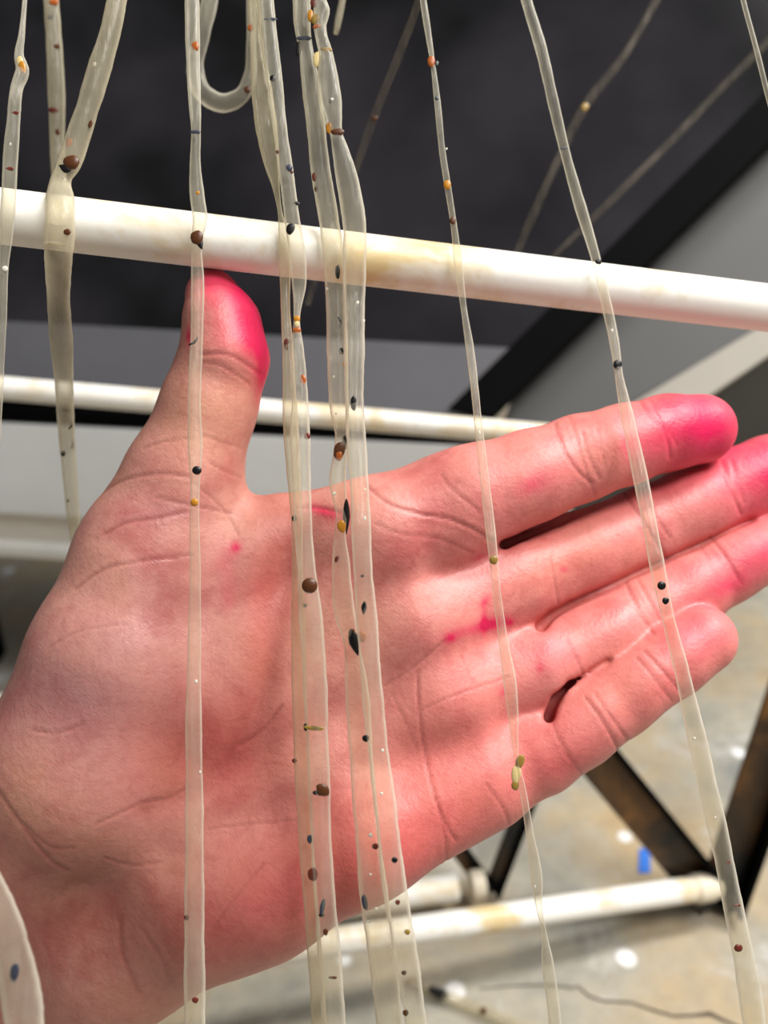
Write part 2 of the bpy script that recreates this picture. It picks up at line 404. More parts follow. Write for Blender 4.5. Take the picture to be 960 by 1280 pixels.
def chain(D, pts, k, zs=1.0):
    pts = [tilt(p) for p in pts]
    for (a, b) in zip(pts[:-1], pts[1:]):
        da, db = a[2], b[2]
        cone(D, cs(*a[:3]), a[3] * da / F, cs(*b[:3]), b[3] * db / F, k, zs)
mm = 0.001
palm = field()
chain(palm, [(478, 690, .250, 62), (330, 830, .250, 58), (170, 960, .246, 62)], 8 * mm)
chain(palm, [(600, 742, .252, 56), (515, 780, .250, 62), (360, 890, .252, 58), (190, 1010, .248, 64)], 8 * mm)
chain(palm, [(625, 846, .249, 54), (545, 870, .249, 62), (400, 960, .250, 58), (210, 1060, .246, 66)], 8 * mm)
chain(palm, [(600, 968, .246, 70), (450, 1045, .244, 74), (330, 1108, .244, 80), (255, 1120, .248, 88)], 8 * mm)
chain(palm, [(360, 672, .254, 56), (470, 664, .251, 62), (560, 634, .249, 60), (610, 616, .249, 56)], 8 * mm, 1.1)                       # web from thumb to index
chain(palm, [(300, 700, .252, 66), (260, 860, .248, 70)], 10 * mm)
chain(palm, [(192, 700, .250, 92), (150, 830, .246, 108), (105, 960, .246, 116)], 9 * mm, 1.12)   # ball of the thumb
chain(palm, [(105, 960, .246, 116), (30, 1050, .258, 120), (-160, 1190, .288, 115)], 12 * mm, 1.15)
chain(palm, [(255, 1120, .248, 92), (150, 1155, .259, 112), (-30, 1300, .288, 110)], 12 * mm, 1.15)
thumb = field()
chain(thumb, [(192, 700, .250, 90), (228, 602, .250, 72), (262, 505, .248, 57), (280, 448, .247, 53), (278, 405, .247, 44), (265, 369, .248, 33)], 4 * mm)
cone(thumb, cs(268, 395, .243), 30 * .243 / F, cs(284, 440, .242), 34 * .242 / F, 5 * mm)
fingers = []
def finger(pts, pads):
    D = field(); chain(D, pts, 3 * mm)
    for (x, y, d, r, x2, y2, d2, r2) in pads:
        (x, y, d), (x2, y2, d2) = tilt((x, y, d)), tilt((x2, y2, d2)); cone(D, cs(x, y, d), r * d / F, cs(x2, y2, d2), r2 * d2 / F, 4 * mm)
    fingers.append(D)
finger([(478, 690, .255, 48), (600, 620, .247, 61), (662, 596, .246, 57), (725, 573, .246, 53), (780, 556, .247, 49), (832, 541, .248, 46), (876, 536, .249, 43)],
       [(640, 606, .242, 44, 690, 588, .243, 42), (760, 562, .243, 40, 800, 550, .244, 38), (848, 540, .2455, 36, 874, 537, .247, 33)])
finger([(515, 780, .257, 48), (640, 726, .254, 60), (720, 695, .257, 53), (808, 660, .258, 51), (865, 634, .258, 49), (915, 610, .258, 47), (960, 590, .258, 44), (1000, 574, .259, 38)],
       [(690, 708, .253, 42, 760, 678, .254, 40), (850, 640, .254, 39, 880, 627, .254, 38), (945, 596, .255, 36, 990, 578, .256, 32)])
finger([(545, 870, .256, 48), (672, 836, .249, 60), (735, 806, .251, 52), (806, 769, .252, 50), (858, 739, .253, 47), (908, 708, .253, 44), (950, 688, .254, 40), (982, 672, .255, 36)],
       [(710, 818, .247, 40, 765, 790, .247, 40), (835, 752, .249, 37, 865, 734, .249, 36), (935, 695, .250, 34, 968, 680, .251, 30)])
finger([(600, 968, .252, 52), (672, 937, .243, 54), (722, 909, .241, 48), (772, 873, .239, 46), (838, 826, .238, 44), (878, 799, .238, 42)],
       [(710, 918, .237, 38, 745, 893, .236, 38), (795, 858, .2355, 36, 815, 842, .235, 35), (850, 818, .235, 34, 874, 802, .236, 32)])
FD = fingers[0]
for D in fingers[1:]: FD = smin(FD, D, 1.0 * mm)
D = smin(palm, thumb, 8 * mm)
D = smin(D, FD, 5 * mm)
# clefts between the fingers, cut from the palm side down to the middle of the fingers
T = field()
for d0, d1, pts in ((.238, .254, [(630, 681, 7), (655, 671, 5), (700, 654, 4), (780, 617, 3)]),
                    (.236, .250, [(676, 783, 8), (690, 768, 5.5), (712, 754, 4), (800, 713, 3), (940, 650, 3)]),
                    (.228, .246, [(686, 897, 8), (694, 874, 6), (712, 855, 4.5), (760, 826, 3)])):
    for a, b in zip(pts[:-1], pts[1:]):
        for q in range(9):
            d = d0 + (d1 - d0) * q / 8
            ta, tb = tilt((a[0], a[1], d)), tilt((b[0], b[1], d))
            cone(T, cs(*ta), a[2] * d / F, cs(*tb), b[2] * d / F, 1.0 * mm, 1.0, 0.003)
k_ = 1.6 * mm; h_ = np.maximum(k_ - np.abs(D + T), 0) / k_
D = np.maximum(D, -T) + h_ * h_ * k_ * 0.25
del palm, thumb, fingers, FD, T, h_

def surface_nets(D):
    ins = D < 0
    nx, ny, nz = D.shape
    cnt = np.zeros((nx - 1, ny - 1, nz - 1), np.int8)
    for a in (0, 1):
        for b in (0, 1):
            for c in (0, 1): cnt += ins[a:nx - 1 + a, b:ny - 1 + b, c:nz - 1 + c]
    act = (cnt > 0) & (cnt < 8)
    I = np.argwhere(act); idx = np.full(act.shape, -1, np.int32); idx[act] = np.arange(len(I))
    acc = np.zeros((len(I), 3)); num = np.zeros(len(I))
    corners = [(a, b, c) for a in (0, 1) for b in (0, 1) for c in (0, 1)]
    val = {c: D[I[:, 0] + c[0], I[:, 1] + c[1], I[:, 2] + c[2]].astype(float) for c in corners}
    for c in corners:
        for ax in range(3):
            if c[ax] == 0:
                e = list(c); e[ax] = 1; e = tuple(e)
                v0, v1 = val[c], val[e]; m = (v0 < 0) != (v1 < 0)
                t = v0[m] / (v0[m] - v1[m])
                p = np.tile(np.array(c, float), (m.sum(), 1)); p[:, ax] += t
                acc[m] += p; num[m] += 1
    V = lo + RES * (I + acc / num[:, None])
    Q = []
    for ax in range(3):
        sl0 = [slice(None)] * 3; sl1 = [slice(None)] * 3
        sl0[ax] = slice(0, -1); sl1[ax] = slice(1, None)
        s0 = ins[tuple(sl0)]; s1 = ins[tuple(sl1)]
        E = np.argwhere(s0 != s1)
        o1, o2 = [(1, 2), (2, 0), (0, 1)][ax]
        E = E[(E[:, o1] > 0) & (E[:, o2] > 0) & (E[:, o1] < D.shape[o1] - 1) & (E[:, o2] < D.shape[o2] - 1)]
        def cell(d1, d2):
            c = E.copy(); c[:, o1] -= d1; c[:, o2] -= d2; return idx[c[:, 0], c[:, 1], c[:, 2]]
        q = np.stack([cell(1, 1), cell(0, 1), cell(0, 0), cell(1, 0)], 1)
        flip = ~s0[E[:, 0], E[:, 1], E[:, 2]]
        q[flip] = q[flip][:, ::-1]
        Q.append(q)
    return V, np.concatenate(Q)
V, Q = surface_nets(D)
# relax
ed = np.concatenate([Q[:, [0, 1]], Q[:, [1, 2]], Q[:, [2, 3]], Q[:, [3, 0]]])
deg = np.bincount(ed[:, 0], minlength=len(V)) + np.bincount(ed[:, 1], minlength=len(V)); deg = np.maximum(deg, 1)
def relax(A, it, f=0.5):
    for _ in range(it):
        s = np.stack([np.bincount(ed[:, 0], A[ed[:, 1], k], len(V)) + np.bincount(ed[:, 1], A[ed[:, 0], k], len(V)) for k in range(3)], 1)
        A = A + f * (s / deg[:, None] - A)
    return A
V = relax(V, 5)
def normals(V):
    n = np.cross(V[Q[:, 2]] - V[Q[:, 0]], V[Q[:, 3]] - V[Q[:, 1]]); N = np.zeros_like(V)
    for k in range(4): 
        for c in range(3): N[:, c] += np.bincount(Q[:, k], n[:, c], len(V))
    return N / (np.linalg.norm(N, axis=1, keepdims=True) + 1e-12)
N = normals(V)
PX = 480 + F * V[:, 0] / -V[:, 2]; PY = 640 - F * V[:, 1] / -V[:, 2]     # palm-chart coordinates of each vertex, for creases and dye
front = np.clip(N[:, 2] * 2.5, 0, 1)
def polydist(pts):
    d = np.full(len(V), 1e9)
    for (ax, ay), (bx, by) in zip(pts[:-1], pts[1:]):
        vx, vy = bx - ax, by - ay; t = np.clip(((PX - ax) * vx + (PY - ay) * vy) / (vx * vx + vy * vy + 1e-9), 0, 1)
        d = np.minimum(d, np.hypot(PX - ax - t * vx, PY - ay - t * vy))
    return d
def smoothpath(pts, n=6):
    P = [pts[0]] + list(pts) + [pts[-1]]; out = []
    for i in range(1, len(P) - 2):
        for k in range(n):
            t = k / n
            out.append(tuple(0.5 * (2 * P[i][c] + (P[i + 1][c] - P[i - 1][c]) * t + (2 * P[i - 1][c] - 5 * P[i][c] + 4 * P[i + 1][c] - P[i + 2][c]) * t * t
                       + (3 * P[i][c] - P[i - 1][c] - 3 * P[i + 1][c] + P[i + 2][c]) * t ** 3) for c in (0, 1)))
    out.append(pts[-1]); return out
CREASES = [  # (depth mm, width px, path)
    (.55, 3.0, [(694, 530), (705, 562), (722, 588), (740, 604)]), (.4, 2.5, [(728, 540), (736, 570), (750, 598)]), (.3, 2.2, [(712, 520), (722, 552), (733, 590), (745, 622)]),
    (.3, 2.2, [(746, 535), (752, 560), (756, 580)]), (.5, 3.0, [(800, 502), (816, 522), (832, 540), (838, 572)]), (.3, 2.5, [(812, 500), (826, 520), (846, 556)]),
    (.5, 3.0, [(780, 616), (798, 642), (818, 674), (834, 698)]), (.35, 2.5, [(803, 612), (816, 640), (838, 672)]), (.3, 2.2, [(690, 690), (693, 725), (698, 755)]),
    (.5, 3.0, [(902, 576), (911, 604), (926, 642)]), (.35, 2.5, [(914, 576), (930, 628)]),
    (.5, 3.0, [(782, 728), (798, 762), (816, 792)]), (.35, 2.5, [(797, 724), (812, 752), (830, 784)]), (.45, 3.0, [(888, 672), (904, 692), (926, 728)]), (.3, 2.2, [(876, 684), (900, 722)]),
    (.35, 2.5, [(708, 800), (722, 826), (730, 846)]),
    (.5, 3.0, [(732, 872), (754, 902), (776, 942)]), (.4, 2.5, [(744, 868), (768, 902), (786, 926)]), (.3, 2.5, [(700, 922), (712, 946), (730, 972)]),
    (.5, 3.0, [(806, 814), (828, 838), (852, 866)]), (.35, 2.5, [(796, 822), (818, 848), (840, 876)]), (.3, 2.0, [(690, 900), (700, 930), (712, 950)]),
    # palm lines
    (.55, 3.0, [(616, 676), (592, 661), (560, 648), (522, 642), (486, 630), (458, 606)]), (.35, 2.5, [(600, 640), (566, 612), (552, 594)]), (.3, 2.5, [(590, 690), (548, 672), (505, 668), (470, 655)]),
    (.45, 2.6, [(521, 840), (524, 890), (532, 945), (545, 1000), (560, 1035), (570, 1050)]), (.35, 2.4, [(545, 1000), (557, 1050), (557, 1092)]), (.3, 2.0, [(526, 888), (560, 872), (600, 858), (636, 846)]),
    (.3, 2.2, [(480, 858), (520, 832), (556, 800)]), (.25, 2.0, [(488, 866), (505, 900), (522, 940)]), (.25, 2.0, [(575, 820), (592, 856)]), (.35, 2.4, [(608, 980), (630, 1012), (636, 1030)]),
    (.9, 13., [(425, 646), (392, 656), (362, 700), (346, 780), (335, 860), (306, 925), (255, 985), (180, 1012)]), (.5, 3.0, [(425, 640), (398, 634), (370, 634)]), (.45, 3.2, [(352, 884), (330, 912), (300, 935)]),
    (.4, 2.6, [(235, 985), (210, 1000), (180, 1004), (120, 1030)]), (.3, 2.4, [(200, 1078), (165, 1082), (130, 1072)]), (.3, 2.2, [(376, 1025), (320, 1030), (262, 1036)]), (.3, 2.2, [(330, 1080), (296, 1120), (266, 1160)]),
    # thenar and thumb
    (.4, 2.8, [(95, 737), (130, 712), (172, 702), (240, 694)]), (.45, 3.0, [(130, 668), (160, 653), (196, 648), (232, 640)]), (.4, 2.8, [(112, 628), (150, 602), (196, 592), (236, 596)]), (.4, 2.6, [(196, 622), (232, 630), (290, 642)]),
    (.35, 2.4, [(262, 578), (284, 590), (304, 597)]), (.35, 2.4, [(242, 604), (262, 620), (282, 640), (298, 668)]), (.45, 3.0, [(250, 443), (282, 443), (306, 454), (328, 470)]), (.3, 2.4, [(250, 452), (278, 458), (312, 480)]), (.25, 2.2, [(252, 544), (276, 552), (302, 560)]),
    (.3, 2.4, [(180, 560), (205, 552), (240, 548)]), (.25, 2.2, [(60, 812), (100, 790), (160, 780)]),
    (.35, 2.6, [(40, 912), (72, 916), (104, 904)]), (.4, 3.4, [(-5, 985), (22, 1024), (60, 1072), (84, 1088)]), (.3, 2.6, [(30, 1030), (62, 1058), (92, 1060)]), (.3, 5.0, [(150, 1150), (152, 1190), (172, 1240)]), (.2, 4.0, [(176, 1160), (200, 1196), (212, 1230)]),
]
disp = np.zeros(len(V)); redline = np.zeros(len(V))
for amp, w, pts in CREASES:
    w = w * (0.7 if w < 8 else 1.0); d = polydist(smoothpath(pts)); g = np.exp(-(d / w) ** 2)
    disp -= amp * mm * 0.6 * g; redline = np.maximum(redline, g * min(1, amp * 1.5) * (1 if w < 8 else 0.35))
    if w < 8: disp += amp * mm * 0.08 * np.exp(-((d - 2.6 * w) / (1.6 * w)) ** 2)
# soft lumps of flesh
def gblob(x, y, rx, ry=None, rot=0):
    ry = ry or rx; c, s = math.cos(rot), math.sin(rot); X = PX - x; Y = PY - y
    return np.exp(-(((X * c + Y * s) / rx) ** 2 + ((-X * s + Y * c) / ry) ** 2))
for (x, y, r, a) in [(560, 690, 42, .9), (585, 790, 40, .8), (600, 890, 40, .8), (500, 640, 36, .6), (420, 760, 90, -2.2), (400, 880, 80, -1.6), (140, 820, 90, 1.0), (300, 1080, 90, .8), (215, 1075, 40, -1.0)]:
    disp += a * mm * gblob(x, y, r)
V = V + N * (disp * front)[:, None]
# colour of the skin, with some shade painted in at the wrist, and of the dye on it
L = lambda *c: np.array(lin(*c)[:3])
tone = np.tile(L(208, 146, 134), (len(V), 1))
def tint(c, w): 
    global tone
    w = np.clip(w, 0, 1)[:, None]; tone = tone * (1 - w) + L(*c) * w
tint((222, 132, 128), np.clip((PX - 400) / 250, 0, 0.85))
for (x, y, rx, ry, rot, c, a) in [
    (120, 860, 110, 150, .4, (172, 122, 122), .8), (270, 940, 100, 80, 0, (184, 88, 80), .8), (350, 1110, 150, 80, -.5, (186, 92, 88), .85), (100, 1130, 160, 110, 0, (152, 98, 84), .85),  # the brownish wrist tone paints some lower-left shade into the skin
    (335, 760, 34, 130, .1, (196, 94, 88), .75), (560, 960, 80, 110, .5, (216, 118, 112), .6), (500, 1060, 130, 70, -.5, (208, 98, 96), .75), (545, 640, 30, 22, 0, (206, 110, 110), .6),
    (690, 940, 70, 40, -.6, (224, 118, 114), .6), (90, 720, 60, 90, .5, (212, 156, 138), .5), (250, 520, 60, 60, 0, (224, 164, 138), .5), (700, 700, 70, 30, -.4, (228, 148, 128), .5),
    (40, 1000, 60, 60, 0, (196, 142, 118), .5), (200, 640, 60, 14, -.1, (176, 110, 118), .5), (440, 780, 60, 60, 0, (228, 168, 146), .35), (830, 860, 60, 40, -.6, (226, 120, 118), .5)]:
    tint(c, a * gblob(x, y, rx, ry, rot))
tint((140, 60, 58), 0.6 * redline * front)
stain = np.zeros(len(V))
for (x, y, rx, ry, rot, a) in [
    (886, 528, 58, 46, 0, 1.0), (800, 520, 50, 14, -.3, .25), (870, 570, 40, 12, -.3, .4), (850, 600, 60, 16, -.4, .2), (940, 640, 40, 14, -.4, .4), (812, 560, 40, 30, .3, .42), (850, 520, 60, 50, 0, .35), (664, 606, 22, 14, -.5, .55), (700, 590, 40, 20, -.4, .25), (788, 556, 12, 20, 0, .45),
    (975, 580, 62, 40, -.3, 1.15), (900, 610, 50, 40, 0, .35), (960, 690, 70, 36, -.5, .75), (910, 735, 30, 14, -.4, .5), (870, 715, 50, 30, -.5, .25), (878, 790, 46, 36, 0, .5), (845, 800, 30, 24, 0, .2),
    (604, 775, 5, 22, .05, .75), (592, 785, 42, 9, -.25, .7), (562, 798, 9, 7, -.4, .8), (622, 778, 22, 9, -.1, .85), (606, 752, 10, 5, -.7, .7), (598, 696, 9, 4, -.4, .6), (628, 865, 6, 6, 0, .6), (638, 778, 4, 4, 0, .8), (690, 815, 34, 24, 0, .42), (675, 835, 6, 8, 0, .6),
    (295, 684, 7, 8, .5, .9), (283, 700, 18, 28, .2, .4), (285, 745, 12, 28, 0, .3), (705, 712, 6, 4, 0, .7), (404, 638, 30, 7, .25, .75), (420, 650, 30, 16, .2, .3),
    (262, 350, 40, 30, .4, .8), (314, 405, 24, 70, -.3, 1.1), (280, 430, 40, 22, 0, .3), (290, 400, 44, 40, 0, .32), (328, 470, 10, 40, .1, .8), (236, 420, 5, 14, 0, .9), (290, 470, 30, 20, .3, .2), (270, 930, 50, 40, 0, .12), (330, 1130, 90, 40, -.4, .12)]:
    stain = np.maximum(stain, 0) + a * gblob(x, y, rx, ry, rot) * (1 - 0.5 * np.clip(stain, 0, 1))
stain = np.clip(stain, 0, 1.2) * np.clip(N[:, 2] * 2 + 0.9, 0, 1)
me = bpy.data.meshes.new('hand')
me.vertices.add(len(V)); me.vertices.foreach_set('co', V.astype(np.float32).ravel())
me.loops.add(Q.size); me.loops.foreach_set('vertex_index', Q.astype(np.int32).ravel())
me.polygons.add(len(Q)); me.polygons.foreach_set('loop_start', np.arange(0, Q.size, 4, dtype=np.int32))
me.update(calc_edges=True); me.validate()
me.polygons.foreach_set('use_smooth', [True] * len(me.polygons))
def attr(name, rgb):
    a = me.color_attributes.new(name, 'FLOAT_COLOR', 'POINT')
    a.data.foreach_set('color', np.concatenate([rgb, np.ones((len(rgb), 1))], 1).astype(np.float32).ravel())
attr('tone', tone); attr('stain', np.stack([stain] * 3, 1))
me.materials.append(M['skin'])
hand = bpy.data.objects.new('hand', me); COL.objects.link(hand); hand.matrix_world = CM
tag(hand, 'open left hand, palm forward, fingertips and thumb stained magenta, behind the translucent strands', 'hand')
print('HAND verts', len(V), 'quads', len(Q), 'sign', float((N[:, 2] * (V[:, 2] - V[:, 2].mean())).mean()))
# thumb nail on the far side of the thumb tip
def ball_mesh(nu, nv, fn):
    V_ = [fn(0, 0, 1)]; Fc = []
    for i in range(1, nv):
        for j in range(nu):
            th = math.pi * i / nv; ph = 2 * math.pi * j / nu
            V_.append(fn(math.sin(th) * math.cos(ph), math.sin(th) * math.sin(ph), math.cos(th)))
    V_.append(fn(0, 0, -1)); last = len(V_) - 1
    for j in range(nu): Fc.append((0, 1 + j, 1 + (j + 1) % nu))
    for i in range(nv - 2):
        for j in range(nu):
            a = 1 + i * nu + j; b = 1 + i * nu + (j + 1) % nu; Fc.append((a, a + nu, b + nu, b))
    for j in range(nu): Fc.append((last, 1 + (nv - 2) * nu + (j + 1) % nu, 1 + (nv - 2) * nu + j))
    return V_, Fc
nv_, nf_ = ball_mesh(14, 8, lambda x, y, z: (x * .0022 - .0016 * (1 - y * y) * 0, y * .0062, z * .0050))
nail = obj('thumb_nail', [Vector(v) for v in nv_], nf_, M['nail']); nail.parent = hand
nail.location = Vector(cs(242, 408, 0.2515)); nail.rotation_euler = (0, math.radians(35), math.radians(8))

# ------------------------------------------------------------------ translucent strands with specks
BLOB = {}
def blob_meshes():
    def add(key, fn, mat, nu=14, nv=8):
        v, f = ball_mesh(nu, nv, fn); m = bpy.data.meshes.new(key); m.from_pydata(v, [], f); m.update()
        m.polygons.foreach_set('use_smooth', [True] * len(m.polygons)); m.materials.append(M[mat]); BLOB[key + mat] = m
    sq = lambda t: math.copysign(abs(t) ** .8, t)
    lump = lambda x, y, z: (sq(x) * .5 * (1 + .10 * math.sin(3 * y + 1)), sq(y) * .5 * (1 + .08 * math.sin(4 * x)), z * .5)
    leaf = lambda x, y, z: (x * .5 * (1 - .75 * max(0, -y) ** 1.3) * (1 - .25 * max(0, y) ** 2), y * .5, z * .4)
    def arc(x, y, z): return (x * .22 + .38 * (1 - y * y) - .19, y * .5, z * .22)
    tear = lambda x, y, z: (x * .5, y * .5 * (1 - .8 * abs(x) * (1 if x < 0 else 0.1)), z * .45)
    rnd = lambda x, y, z: (x * .5, y * .5, z * .5)
    for m in ('black', 'brown', 'amber', 'orange', 'redbrown', 'slate', 'olive', 'cream', 'clear'):
        for k, fn in (('lump', lump), ('leaf', leaf), ('arc', arc), ('tear', tear), ('ball', rnd)): add(k, fn, m)
blob_meshes()
SPN = dict(black='dark_speck', brown='brown_speck', amber='amber_speck', orange='orange_speck', redbrown='red_speck', slate='slate_speck', olive='olive_speck', cream='cream_speck', clear='droplet')
def depth_interp(keys, y):
    ys = [k[0] for k in keys]; return float(np.interp(y, ys, [k[1] for k in keys]))
def strand(pts, depth, label, specks=(), mat='strand', group='translucent strands hanging on the rack', flat=0.85, rings=(), wob=1.0, world=None, name='translucent_strand', topext=True):
    """pts: (px, py, half width px); depth(x, y) -> metres from the lens along its axis"""
    if topext and pts[0][1] <= 5:
        (x0, y0, w0), (x1, y1, _) = pts[0], pts[1]; s = (x1 - x0) / (y1 - y0)
        yt = -118.0; pts = [(x0 + s * 0.6 * (yt - y0), yt, w0), (x0 + s * 0.8 * (-50 - y0), -50, w0)] + list(pts)
    P3 = smooth3(pts)
    path = []; rad = []; ph = random.random() * 6
    for i, (x, y, w) in enumerate(P3):
        d = depth(x, y) if world is None else None
        p = at(x, y, d) if world is None else onz(x, y, world); dd = d or (p - CPOS).dot(FWD)
        k = 1 + wob * (0.02 * math.sin(i * .83 + ph) * math.sin(i * .11 + 3 * ph) + 0.035 * math.sin(i * .29 + 2 * ph) + 0.015 * random.uniform(-1, 1))
        for (ry, rw, amt) in rings: k *= 1 - amt * math.exp(-((y - ry) / rw) ** 2)
        path.append(p); rad.append(max(w, 1.2) * k * dd / F)
    base = path[-1].copy()
    root = empty(name, base); tag(root, label, 'strand', group)
    v, f = tube(path, rad, None, 'membrane', n=18, flat=flat)
    ob = obj('membrane', v, f, M[mat], root)
    for sp_ in specks:
        x, y, w, h, rot, c = sp_[:6]; shape = sp_[6] if len(sp_) > 6 else 'lump'
        i = min(range(len(P3)), key=lambda q: (P3[q][0] - x) ** 2 + (P3[q][1] - y) ** 2)
        dd = (path[i] - CPOS).dot(FWD); off = min(1, abs(P3[i][0] - x) / max(P3[i][2], 1))
        ds = dd - rad[i] * flat * math.sqrt(max(0.05, 1 - off * off)) * (0.9 if c != 'clear' else 0.98)
        s = bpy.data.objects.new(SPN[c], BLOB[shape + c]); COL.objects.link(s)
        if c == 'clear': w *= .6; h *= .6
        sc = ds / F; q = Matrix.Translation(at(x, y, ds)) @ CM.to_3x3().to_4x4() @ Matrix.Rotation(math.radians(-rot), 4, 'Z') @ Matrix.Diagonal((w * sc, h * sc, min(w, h) * sc * .4, 1))
        s.parent = root; s.matrix_parent_inverse = Matrix.Translation(-base)
        s.matrix_basis = q
    return root
def smooth3(pts, step=5.0):
    P = [pts[0]] + list(pts) + [pts[-1]]; out = []
    for i in range(1, len(P) - 2):
        L_ = math.hypot(P[i + 1][0] - P[i][0], P[i + 1][1] - P[i][1]); n = max(2, int(L_ / step))
        for k in range(n):
            t = k / n
            # centripetal-ish: limit tangents so uneven spacing does not overshoot
            def tang(a, b, c, c_):
                da = math.hypot(b[0] - a[0], b[1] - a[1]) + 1e-6; dc = math.hypot(c[0] - b[0], c[1] - b[1]) + 1e-6
                return ((b[c_] - a[c_]) / da * dc + (c[c_] - b[c_]) / dc * da) / (da + dc) if da > 1e-3 else (c[c_] - b[c_]) / dc
            r = []
            for c in range(3):
                m0 = tang(P[i - 1], P[i], P[i + 1], c) * L_
                m1 = (tang(P[i], P[i + 1], P[i + 2], c) if i + 2 < len(P) - 1 or P[i + 2] != P[i + 1] else (P[i + 1][c] - P[i][c]) / L_) * L_
                h0 = 2 * t ** 3 - 3 * t * t + 1; h1 = t ** 3 - 2 * t * t + t; h2 = -2 * t ** 3 + 3 * t * t; h3 = t ** 3 - t * t
                r.append(h0 * P[i][c] + h1 * m0 + h2 * P[i + 1][c] + h3 * m1)
            out.append(tuple(r))
    out.append(tuple(pts[-1])); return out
def front_depth(extra=0.0, low0=0.214):
    def f(x, y):
        low = low0 + 0.016 * max(0.0, (x - 480) / 480)
        ry = rod_y(x); rd = rod_d(x) - R1 - 0.0040 - extra
        keys = [(-120, 0.243 + (0.025 * (x + 260) / 1510) - R1 - .002 - extra), (ry - 150, rd + .001), (ry, rd), (ry + 45, rd), (ry + 330, low + 0.004 - extra), (1300, low - extra)]
        return depth_interp(keys, y)
    return f
B = 'black'
strand([(31, 0, 3), (27, 45, 4), (24, 72, 6), (28, 86, 8), (21, 110, 8), (17, 150, 8), (13, 200, 9), (11, 245, 9), (8, 290, 8), (5, 330, 6), (3, 400, 5), (1, 460, 4), (-4, 560, 4)],
       front_depth(), 'thin strand with an amber knot near the top, leftmost over the thick rod',
       [(25, 78, 8, 16, -10, 'cream'), (28, 84, 8, 16, -15, 'amber'), (19, 141, 9, 4, 0, 'redbrown'), (12, 211, 10, 5, 0, 'redbrown'), (13, 180, 4, 6, 0, 'clear'), (6, 336, 12, 12, 0, 'clear')])
strand([(64, 0, 9), (68, 60, 10), (71, 130, 10), (72, 190, 9), (76, 245, 8), (80, 280, 7)], lambda x, y: 0.300, 'blurred grey strand with brown marks hanging behind the rod near the left edge',
       [(67, 3, 12, 8, 0, 'orange'), (63, 22, 8, 5, 0, 'slate'), (71, 58, 8, 6, 0, 'brown'), (67, 138, 12, 8, 10, 'redbrown'), (72, 165, 6, 8, 0, 'brown')], mat='thick')
strand([(146, 0, 12), (138, 40, 13), (126, 80, 14), (111, 130, 14), (98, 170, 15), (87, 203, 14), (76, 226, 13), (75, 250, 18), (75, 285, 19), (73, 320, 17), (73, 370, 15), (77, 430, 14), (80, 480, 12), (83, 540, 10), (88, 600, 9), (93, 660, 7), (98, 700, 6)],
       lambda x, y: depth_interp([(-120, .232), (230, .226), (275, .2215), (310, .2225), (420, .245), (560, .285), (700, .30)], y), 'wide strand with a black and brown clump, passing behind the ball of the thumb',
       [(86, 178, 8, 11, 20, 'orange'), (89, 203, 19, 18, 0, 'brown'), (81, 210, 17, 12, 25, B, 'tear'), (84, 290, 9, 8, 0, 'brown'), (118, 80, 8, 9, 0, 'clear'), (113, 155, 5, 10, 20, 'brown'), (82, 513, 10, 3, 0, 'slate'), (88, 532, 6, 12, 20, B, 'arc'), (90, 556, 4, 9, 0, 'slate', 'arc'), (79, 567, 6, 7, 0, B), (85, 626, 3, 4, 0, 'brown')], mat='thick', rings=[(217, 8, .12)])
strand([(240, 0, 9), (241, 60, 9), (243, 120, 8), (245, 165, 6), (244, 205, 7), (247, 250, 9), (250, 272, 9), (246, 300, 7), (247, 350, 8), (246, 420, 8), (243, 500, 8), (244, 560, 9), (244, 600, 6), (243, 650, 6), (244, 720, 7), (243, 800, 8), (242, 900, 10), (243, 1000, 11), (243, 1100, 12), (243, 1200, 13), (244, 1310, 13)],
       front_depth(), 'single straight strand crossing in front of the thumb with a black ball on it',
       [(244, 58, 9, 12, -10, 'orange'), (244, 165, 13, 5, 0, 'slate'), (247, 241, 5, 5, 0, 'amber'), (246, 297, 15, 18, 0, 'brown'), (249, 302, 10, 22, -20, B, 'leaf'), (242, 427, 8, 16, 50, B, 'arc'), (246, 588, 12, 11, 0, B, 'ball'), (243, 628, 10, 10, 0, 'amber', 'ball'), (233, 1147, 6, 7, 0, 'redbrown'), (244, 1250, 8, 8, 0, 'redbrown'), (245, 852, 6, 8, 0, 'clear'), (250, 965, 4, 6, 0, 'clear')])
strand([(268, -60, 10), (264, -10, 10), (252, 45, 10), (244, 88, 11), (253, 115, 11), (280, 129, 11), (302, 119, 10), (312, 96, 8), (314, 60, 6), (314, 0, 6), (314, -60, 6)],
       lambda x, y: 0.290, 'blurred strand hanging in a U-shaped loop above the rod', [(309, 112, 9, 9, 0, 'brown')], topext=False)
strand([(317, 0, 7), (321, 60, 9), (328, 120, 13), (333, 160, 14), (339, 200, 10), (346, 240, 4), (350, 265, 3), (354, 290, 6), (356, 330, 7), (357, 390, 6), (360, 440, 7), (362, 500, 9), (366, 580, 9), (371, 650, 7), (372, 720, 7), (373, 800, 9), (375, 900, 9), (379, 1000, 9), (386, 1100, 9), (394, 1200, 9), (401, 1310, 10)],
       front_depth(-0.002), 'brownish strand pinched thread-thin above the rod, left of its twin',
       [(313, 35, 7, 9, 0, 'orange'), (358, 430, 6, 15, 0, 'redbrown'), (359, 432, 3, 12, 0, B), (368, 648, 6, 9, 0, B), (368, 951, 6, 6, 0, 'redbrown'), (381, 757, 6, 5, 0, 'brown')], mat='thick')
